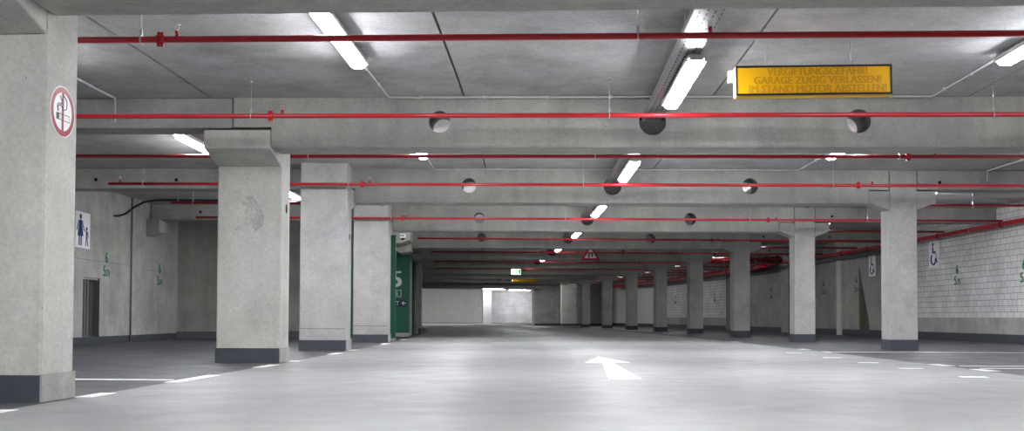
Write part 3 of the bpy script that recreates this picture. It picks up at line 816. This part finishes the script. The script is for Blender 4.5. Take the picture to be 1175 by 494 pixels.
# ------------------------------------------------------------------ signs on columns and walls
def flat_thing(name, k, u, z, t, label, cat, frame, parts, group=None, yaw=0):
    r = empty(name, k, u, z, t); tag(r, label, cat, group)
    for pn, mb, mats in parts: mb.xform(frame); mb.build(pn, mats, r)
    return r
# no smoking disc on the aisle face of the large column
R = .145
d = MB(); d.prism(circle(0, 0, R, 48), .0, .004, 'z', 0)
ringm = MB(); o = 0
n = 48; ri, ro = .108, .139
for i in range(n):
    a, b = 2 * PI * i / n, 2 * PI * (i + 1) / n
    ringm.add([(ro * math.cos(a), ro * math.sin(a), .0045), (ro * math.cos(b), ro * math.sin(b), .0045), (ri * math.cos(b), ri * math.sin(b), .0045), (ri * math.cos(a), ri * math.sin(a), .0045)], [(0, 1, 2, 3)])
ringm.box(-.011, .011, -.11, .11, .0047, .0056)
cig = MB()
cig.box(-.075, -.04, -.05, -.012, .0042, .0044)
for q in ((-.075, .085, -.016, -.012), (-.075, .085, -.05, -.046), (.081, .085, -.05, -.012), (-.02, -.017, -.05, -.012)): cig.box(q[0], q[1], q[2], q[3], .0042, .0044)
sm = [(-.055, -.005), (-.06, .02), (-.04, .035), (-.015, .03), (.01, .01), (.04, .02), (.05, .05), (.035, .08), (-.005, .10)]
cig.tube([(x, y, .0046) for x, y in sm], .003, 6)
sm = [(-.06, .0), (-.065, .03), (-.045, .045), (-.02, .04), (-.01, .06), (-.03, .085)]
cig.tube([(x, y, .0046) for x, y in sm], .0025, 6)
flat_thing('no_smoking_sign', 0, LW + .0005, 1.60, .53, 'round red and white no-smoking sign on the large pale column', 'sign', ONLEFT,
           [('disc', d, ['signwhite']), ('red_ring', ringm, ['signred']), ('cigarette', cig, ['signblack'])])

# parent-and-child parking sign
pl = MB(); pl.box(-.29, .29, -.29, .29, 0, .006)
fg = MB(); Z0, Z1 = .0062, .0078
fg.prism(circle(-.09, .215, .045, 20), Z0, Z1, 'z')
fg.prism([(-.14, .16), (-.04, .16), (-.02, .06), (.02, -.10), (-.20, -.10), (-.16, .06)], Z0, Z1, 'z')
fg.prism([(-.035, .155), (-.01, .15), (.065, -.0), (.04, -.015)], Z0 - .0001, Z1 - .0001, 'z')
fg.prism([(-.145, .155), (-.17, .15), (-.245, .0), (-.22, -.015)], Z0 - .0001, Z1 - .0001, 'z')
for x in (-.135, -.06): fg.box(x - .022, x + .022, -.255, -.1, Z0, Z1)
fg.prism(circle(.155, .03, .034, 18), Z0, Z1, 'z')
fg.prism([(.12, -.01), (.19, -.01), (.185, -.13), (.125, -.13)], Z0, Z1, 'z')
fg.prism([(.12, -.01), (.10, -.02), (.06, -.0), (.07, .015)], Z0 - .0001, Z1 - .0001, 'z')
fg.prism([(.19, -.01), (.21, -.02), (.235, -.11), (.215, -.115)], Z0 - .0001, Z1 - .0001, 'z')
fg.prism([(.125, -.125), (.155, -.125), (.135, -.255), (.105, -.255)], Z0, Z1, 'z'); fg.prism([(.157, -.125), (.185, -.125), (.225, -.25), (.195, -.255)], Z0, Z1, 'z')
flat_thing('family_parking_sign', 2.343, UL + .002, 1.838, 0, 'white sign with blue mother and child figures on the grille wall', 'sign', ONLEFT, [('board', pl, ['signwhite']), ('figures', fg, ['signblue'])])

def wheelchair_sign(k, zc, h, w, label):
    pl = MB(); pl.box(-w / 2, w / 2, -h / 2, h / 2, 0, .006)
    f = MB(); s = h / .6
    f.prism(circle(-.05 * s, .205 * s, .043 * s, 18), Z0, Z1, 'z')
    f.prism([(-.092 * s, .15 * s), (-.02 * s, .15 * s), (-.01 * s, .06 * s), (-.092 * s, .03 * s)], Z0, Z1, 'z')
    f.prism([(-.091 * s, .055 * s), (-.075 * s, .008 * s), (.10 * s, .008 * s), (.10 * s, .06 * s)], Z0, Z1, 'z')
    wheel = []
    for i in range(13):
        a = math.radians(130 + i * 20); wheel.append((-.015 * s + .115 * s * math.cos(a), -.115 * s + .115 * s * math.sin(a), (Z0 + Z1) / 2))
    f.tube(wheel, .019 * s, 6)
    f.prism([(.085 * s, .01 * s), (.115 * s, .01 * s), (.165 * s, -.20 * s), (.135 * s, -.21 * s)], Z0, Z1, 'z')
    f.prism([(.135 * s, -.20 * s), (.2 * s, -.18 * s), (.2 * s, -.155 * s), (.145 * s, -.17 * s)], Z0, Z1, 'z')
    return flat_thing('wheelchair_parking_sign', k, UR - .002, zc, 0, label, 'sign', ONRIGHT, [('board', pl, ['signwhite']), ('wheelchair', f, ['signblue'])], 'white wheelchair parking signs')
wheelchair_sign(3.567, 1.895, .615, .53, 'white wheelchair parking sign on the white blockwork wall under the red pipe')
wheelchair_sign(4.282, 1.81, .53, .46, 'white wheelchair parking sign on the grey concrete wall beside the stained triangle')

def stall(k, u, frame, zt, num, label, sc=1.0):
    mb = MB()
    text(mb, '6', .265 * sc, 0, .0, 0, 0, sx=.95, bold=.014)
    text(mb, num[0], .265 * sc, -.085, -.235, 0, 0, sx=.95, bold=.013)
    text(mb, num[1:], .17 * sc, .055, -.235, 0, 0, sx=.95, bold=.008)
    r = bpy.data.objects.new('stall_number_sign', None); mb.xform(frame)
    bpy.data.objects.remove(r)
    o = mb.build('stall_number_sign', ['numgreen']); place(o, k, u, zt)
    return tag(o, label, 'number', 'green painted stall numbers')
ul, ur = UL + .003, UR - .003
stall(2.555, ul, ONLEFT, 1.365, '5.73', 'green stall number painted beside the dark grille opening')
stall(3.13, ul, ONLEFT, 1.30, '5.74', 'green stall number near the wall corner beneath the concrete bracket')
stall(3.345, ur, ONRIGHT, 1.41, '5.75', 'green stall number on white blocks beside the wheelchair sign')
stall(2.80, ur, ONRIGHT, 1.37, '5.74', 'green stall number cut off by the frame edge on white blocks')
stall(4.497, ur, ONRIGHT, 1.40, '5.77', 'green stall number on grey wall just behind the stained triangle')
stall(5.0, ur, ONRIGHT, 1.40, '5.78', 'green stall number on grey wall close beside the pale pilaster and second slim column')
stall(5.97, ur, ONRIGHT, 1.36, '5.80', 'green stall number on grey wall between second and third slim columns')
stall(7.33, ur, ONRIGHT, 1.36, '5.82', 'faint stall number on far white blocks behind the third slim column')
stall(8.52, ur, ONRIGHT, 1.36, '5.84', 'faintest stall number on white blocks behind the fourth slim column')
# stained triangle on the outer wall
mb = MB(); mb.prism([(0, 0), (.70, 0), (.62, .35), (.30, 1.0), (.0, 1.70)], 0, .003, 'z')
mb.xform(Matrix(((0, 0, -1, 0), (-1, 0, 0, 0), (0, 1, 0, 0), (0, 0, 0, 1))))
o = mb.build('wall_stain', ['stain']); place(o, 4.46, UR - .004, .165); tag(o, 'tall brownish triangular stain on the grey outer wall', 'stain', kind='thing')
# plain dark strip along the upper part of the grey outer wall
mb = MB(); bar_u(mb, 3.97, 6.85, UR - .10, UR - .003, 2.075, 2.165); o = mb.build('wall_strip', ['dark_strip']); tag(o, 'dark grey strip along the grey outer wall under the red pipe', 'band')

# grille niche in the inner wall
r = empty('vent_grille', (G0 + G1) / 2, UL, 0); tag(r, 'tall dark wall opening with upright bars under the mother and child sign', 'grille')
hw = (G1 - G0) * BAY / 2
mb = MB(); mb.box(-.29, -.27, -hw, hw, .105, 1.083); mb.build('back_panel', ['hole'], r)
for y in (-hw + .05, -hw + .17, -hw + .29):
    mb = MB(); mb.box(-.06, -.03, y - .014, y + .014, .108, 1.08); mb.build('bar', ['steel'], r)
mb = MB(); mb.box(-.12, -.1, -hw + .36, hw - .04, .108, 1.08); mb.build('inner_leaf', ['joint'], r)
mb = MB()
for q in ((-hw + .001, -hw + .012), (hw - .012, hw - .001)): mb.box(-.29, -.004, q[0], q[1], .106, 1.082)
mb.build('shade_plate', ['hole_shade'], r)  # dark side plates added to give the niche its shade
mb = MB(); mb.box(-.07, -.03, -hw + .005, hw - .005, 1.05, 1.08); mb.build('head_rail', ['steel'], r)
# thin dark tube standing in for the shadow groove by the pilaster
mb = MB(); mb.tube([W(2.783, UL + .03, 0), W(2.783, UL + .03, 2.6)], .012, 10); o = mb.build('shade_groove_tube', ['dark_strip']); tag(o, 'thin dark upright tube standing in for the shadow groove beside the pilaster', 'pipe')
# black cable along the beam
cb = [W(2.60, -8.36, 2.19), W(2.60, -8.28, 2.19), W(2.60, -8.16, 2.23), W(2.60, -8.02, 2.34), W(2.60, -7.85, 2.43), W(2.60, -7.65, 2.465)] + [W(2.60, -7.4 + .5 * i, 2.468) for i in range(8)]
e = bpy.data.objects.new('black_cable', None); COL.objects.link(e); tag(e, 'thick black cable rising from the wall and running over the dark bays', 'cable')
mb = MB(); mb.tube(cb, .019, 10); mb.build('cable_run', ['black'], e)
for u in (-7.25, -6.1, -5.0):
    mb = MB(); p = W(2.60, u, 2.468); mb.ring(p, W(2.60, u + .1, 2.468) - p, .026, .006, 16, 6); mb.tube([p + Vector((0, 0, .02)), Vector((p.x, p.y, CEIL - .003))], .005, 6); mb.build('clamp', ['steel'], e)

# ------------------------------------------------------------------ small hanging devices
def camera_box(k, u, z, label):
    r = empty('security_camera', k, u, z); tag(r, label, 'camera')
    mb = MB(); mb.box(-.06, .06, -.08, .08, -.03, .06); mb.build('housing', ['signwhite'], r, bevel=.01)
    mb = MB(); mb.tube([(0, -.0, -.075), (0, 0, -.06), (0, 0, -.03)], [.02, .042, .05], 16); mb.build('lens_dome', ['signblack'], r)
    mb = MB(); mb.tube([(0, 0, .06), (0, 0, CEIL - z - .003)], .012, 8); mb.build('stem', ['steel'], r)
    mb = MB(); mb.box(-.05, .05, -.084, -.08, .0, .035); mb.build('front_plate', ['grey'], r)
camera_box(3.62, -3.80, 2.235, 'small white camera with dark dome hanging before the lobby girder')
camera_box(4.4, 4.06, 2.19, 'small camera on a stem above the fat red pipe stub')
r = empty('junction_box', 10.66, 5.42, 2.25); tag(r, 'small pale box on the wide pier near the ceiling', 'box')
mb = MB(); mb.box(-.1, .1, -.1, .04, -.09, .09); mb.build('casing', ['signwhite'], r, bevel=.01)
mb = MB(); mb.prism(circle(0, 0, .05, 16), -.104, -.1, 'y'); mb.build('cover', ['grey'], r)

# hanging warning triangle
r = empty('warning_sign', 4.945, 1.115, 2.10); tag(r, 'red bordered warning triangle hanging from a far beam over the aisle', 'sign')
tri = lambda s, dy: [(-.275 * s, dy), (.275 * s, dy), (0, dy + .476 * s)]
mb = MB(); mb.prism(tri(1, 0), 0, .006, 'z'); mb.xform(FRONT); mb.build('red_triangle', ['signred'], r)
mb = MB(); mb.prism(tri(.64, .062), .0065, .0085, 'z'); mb.xform(FRONT); mb.build('white_field', ['signwhite'], r)
mb = MB()
for x, s in ((-.045, -1), (.045, 1)):
    mb.box(x - .018, x + .018, .09, .20, .009, .0105)
    yy = .19 if s > 0 else .09
    mb.prism([(x - .036, yy), (x + .036, yy), (x, yy + s * .05 if s > 0 else yy - .03)], .009, .0105, 'z')
mb.xform(FRONT); mb.build('arrow_symbol', ['signblack'], r)
mb = MB(); mb.box(-.02, .02, .004, .02, .1, .5); mb.build('bracket', ['steel'], r)

# exit sign far down the aisle
r = empty('exit_sign', 6.62, -.45, 2.12); tag(r, 'small glowing green running-man exit sign far down the aisle', 'sign')
mb = MB(); mb.box(-.17, .17, 0, .06, -.095, .095); mb.build('light_box', ['exit'], r, bevel=.006)
mb = MB(); mb.box(.0, .165, -.003, 0, -.085, .085); mb.build('green_field', ['exitgreen'], r)
mb = MB(); mb.prism(circle(.075, .055, .014, 12), 0, .004, 'z'); mb.prism([(.05, .035), (.09, .04), (.085, -.01), (.055, -.01)], .001, .004, 'z'); mb.prism([(.055, -.01), (.072, -.01), (.05, -.07), (.03, -.065)], .001, .004, 'z'); mb.prism([(.07, -.01), (.085, -.01), (.115, -.06), (.095, -.065)], .001, .004, 'z')
mb.xform(Matrix.Translation((0, -.0035, 0)) @ FRONT); mb.build('running_figure', ['exit'], r)
for x in (-.12, .12):
    mb = MB(); mb.tube([(x, .03, .093), (x, .03, CEIL - 2.12 - .003)], .005, 6); mb.build('rod', ['steel'], r)

# ------------------------------------------------------------------ floor markings (thin paint)
def quad(mb, pts):
    """painted outline given as (k,u) points on the floor"""
    n = len(pts); top = [W(k, u, fz(u) + .0035) for k, u in pts]; bot = [W(k, u, fz(u) + .0005) for k, u in pts]
    mb.add(top + bot, [tuple(range(n)), tuple(range(2 * n - 1, n - 1, -1))] + [(i, n + i, n + (i + 1) % n, (i + 1) % n) for i in range(n)])
mb = MB(); quad(mb, [(.478, -.55), (.490, -.305), (1.053, -.338), (1.056, -.155), (1.385, -.385), (1.048, -.62), (1.051, -.446)])
o = mb.build('direction_arrow', ['mark']); tag(o, 'white painted direction arrow in the middle of the light aisle floor', 'arrow')
LD = [(-.10, -.03), (.135, .205), (.415, .61), (.865, .985), (1.12, 1.17), (1.56, 1.68), (1.88, 1.95), (2.56, 2.70), (3.25, 3.4)]
LDL = ['before the no-smoking column', 'just behind the no-smoking column', 'between no-smoking and bracket columns, longest one', 'right before the bracket column', 'right behind the bracket column',
       'before the grey square column', 'beside the grey square column', 'before the green panel', 'beyond the green panel']
for (a, b), l in zip(LD, LDL):
    mb = MB(); quad(mb, [(a, -3.70), (a, -3.60), (b, -3.60), (b, -3.70)]); o = mb.build('edge_dash', ['mark']); tag(o, f'white edge dash on the inner floor edge {l}', 'marking', 'white dashes along the inner floor edge')
RD = [(.79, .86), (.985, 1.06), (1.765, 1.82), (2.0, 2.06), (2.9, 3.0)]
RDL = ['closest to the frame edge', 'second from the frame edge', 'just before the pale slim column', 'beside the pale slim column', 'before the second slim column']
for (a, b), l in zip(RD, RDL):
    mb = MB(); quad(mb, [(a, 2.79), (a, 2.91), (b, 2.89), (b, 2.79)]); o = mb.build('edge_dash', ['mark']); tag(o, f'white edge dash on the outer floor edge, {l}', 'marking', 'white dashes along the outer floor edge')
for i, k in enumerate((.60, .876, 1.118, 1.378, 1.722)):
    mb = MB(); quad(mb, [(k - .012, 2.19), (k - .012, 2.39), (k + .012, 2.40), (k + .012, 2.20)]); o = mb.build('cross_dash', ['mark'])
    tag(o, f'short white cross dash on the light floor before the outer bays, {ORD[i]} from the camera', 'marking', 'short white cross dashes')
for i, k in enumerate((.475,)):
    mb = MB(); quad(mb, [(k - .009, -8.3), (k - .009, -3.75), (k + .009, -3.75), (k + .009, -8.3)]); o = mb.build('stall_line', ['mark'])
    tag(o, f'thin white bay line on the dark floor behind the no-smoking column', 'marking', 'white bay lines beside the grille wall')
for i, k in enumerate((.89, .985, 1.80)):
    mb = MB(); quad(mb, [(k - .006, 2.95), (k - .006, 7.9), (k + .006, 7.9), (k + .006, 2.95)]); o = mb.build('stall_line', ['mark'])
    tag(o, f'thin white bay line on the dark floor before the blockwork wall, {ORD[i]} from the camera', 'marking', 'white bay lines before the blockwork wall')

# ------------------------------------------------------------------ world, camera, view
wd = bpy.data.worlds.new('World'); scene.world = wd; wd.use_nodes = True
wd.node_tree.nodes['Background'].inputs[0].default_value = (.02, .02, .022, 1); wd.node_tree.nodes['Background'].inputs[1].default_value = 1.0

cam = bpy.data.cameras.new('camera'); co = bpy.data.objects.new('camera', cam); COL.objects.link(co)
cam.sensor_width = 36.0; cam.sensor_fit = 'HORIZONTAL'; cam.lens = 1200.0 / 1175.0 * 36.0
cam.shift_y = (327.58 - 247.0) / 1175.0
cam.clip_start = .05; cam.clip_end = 300
co.matrix_world = Matrix.Translation((0, 0, .44724)) @ Matrix.Rotation(PI / 2 + .03042, 4, 'X') @ Matrix.Rotation(.00372, 4, 'Z')
scene.camera = co

vs = scene.view_settings
scene.display_settings.display_device = 'sRGB'
vs.view_transform = 'Standard'; vs.look = 'None'; vs.gamma = 1.0; vs.use_curve_mapping = False
vs.exposure = 2.0
scene.cycles.use_denoising = True
scene.cycles.max_bounces = 8; scene.cycles.diffuse_bounces = 6; scene.cycles.glossy_bounces = 3
scene.cycles.sample_clamp_indirect = 6.0
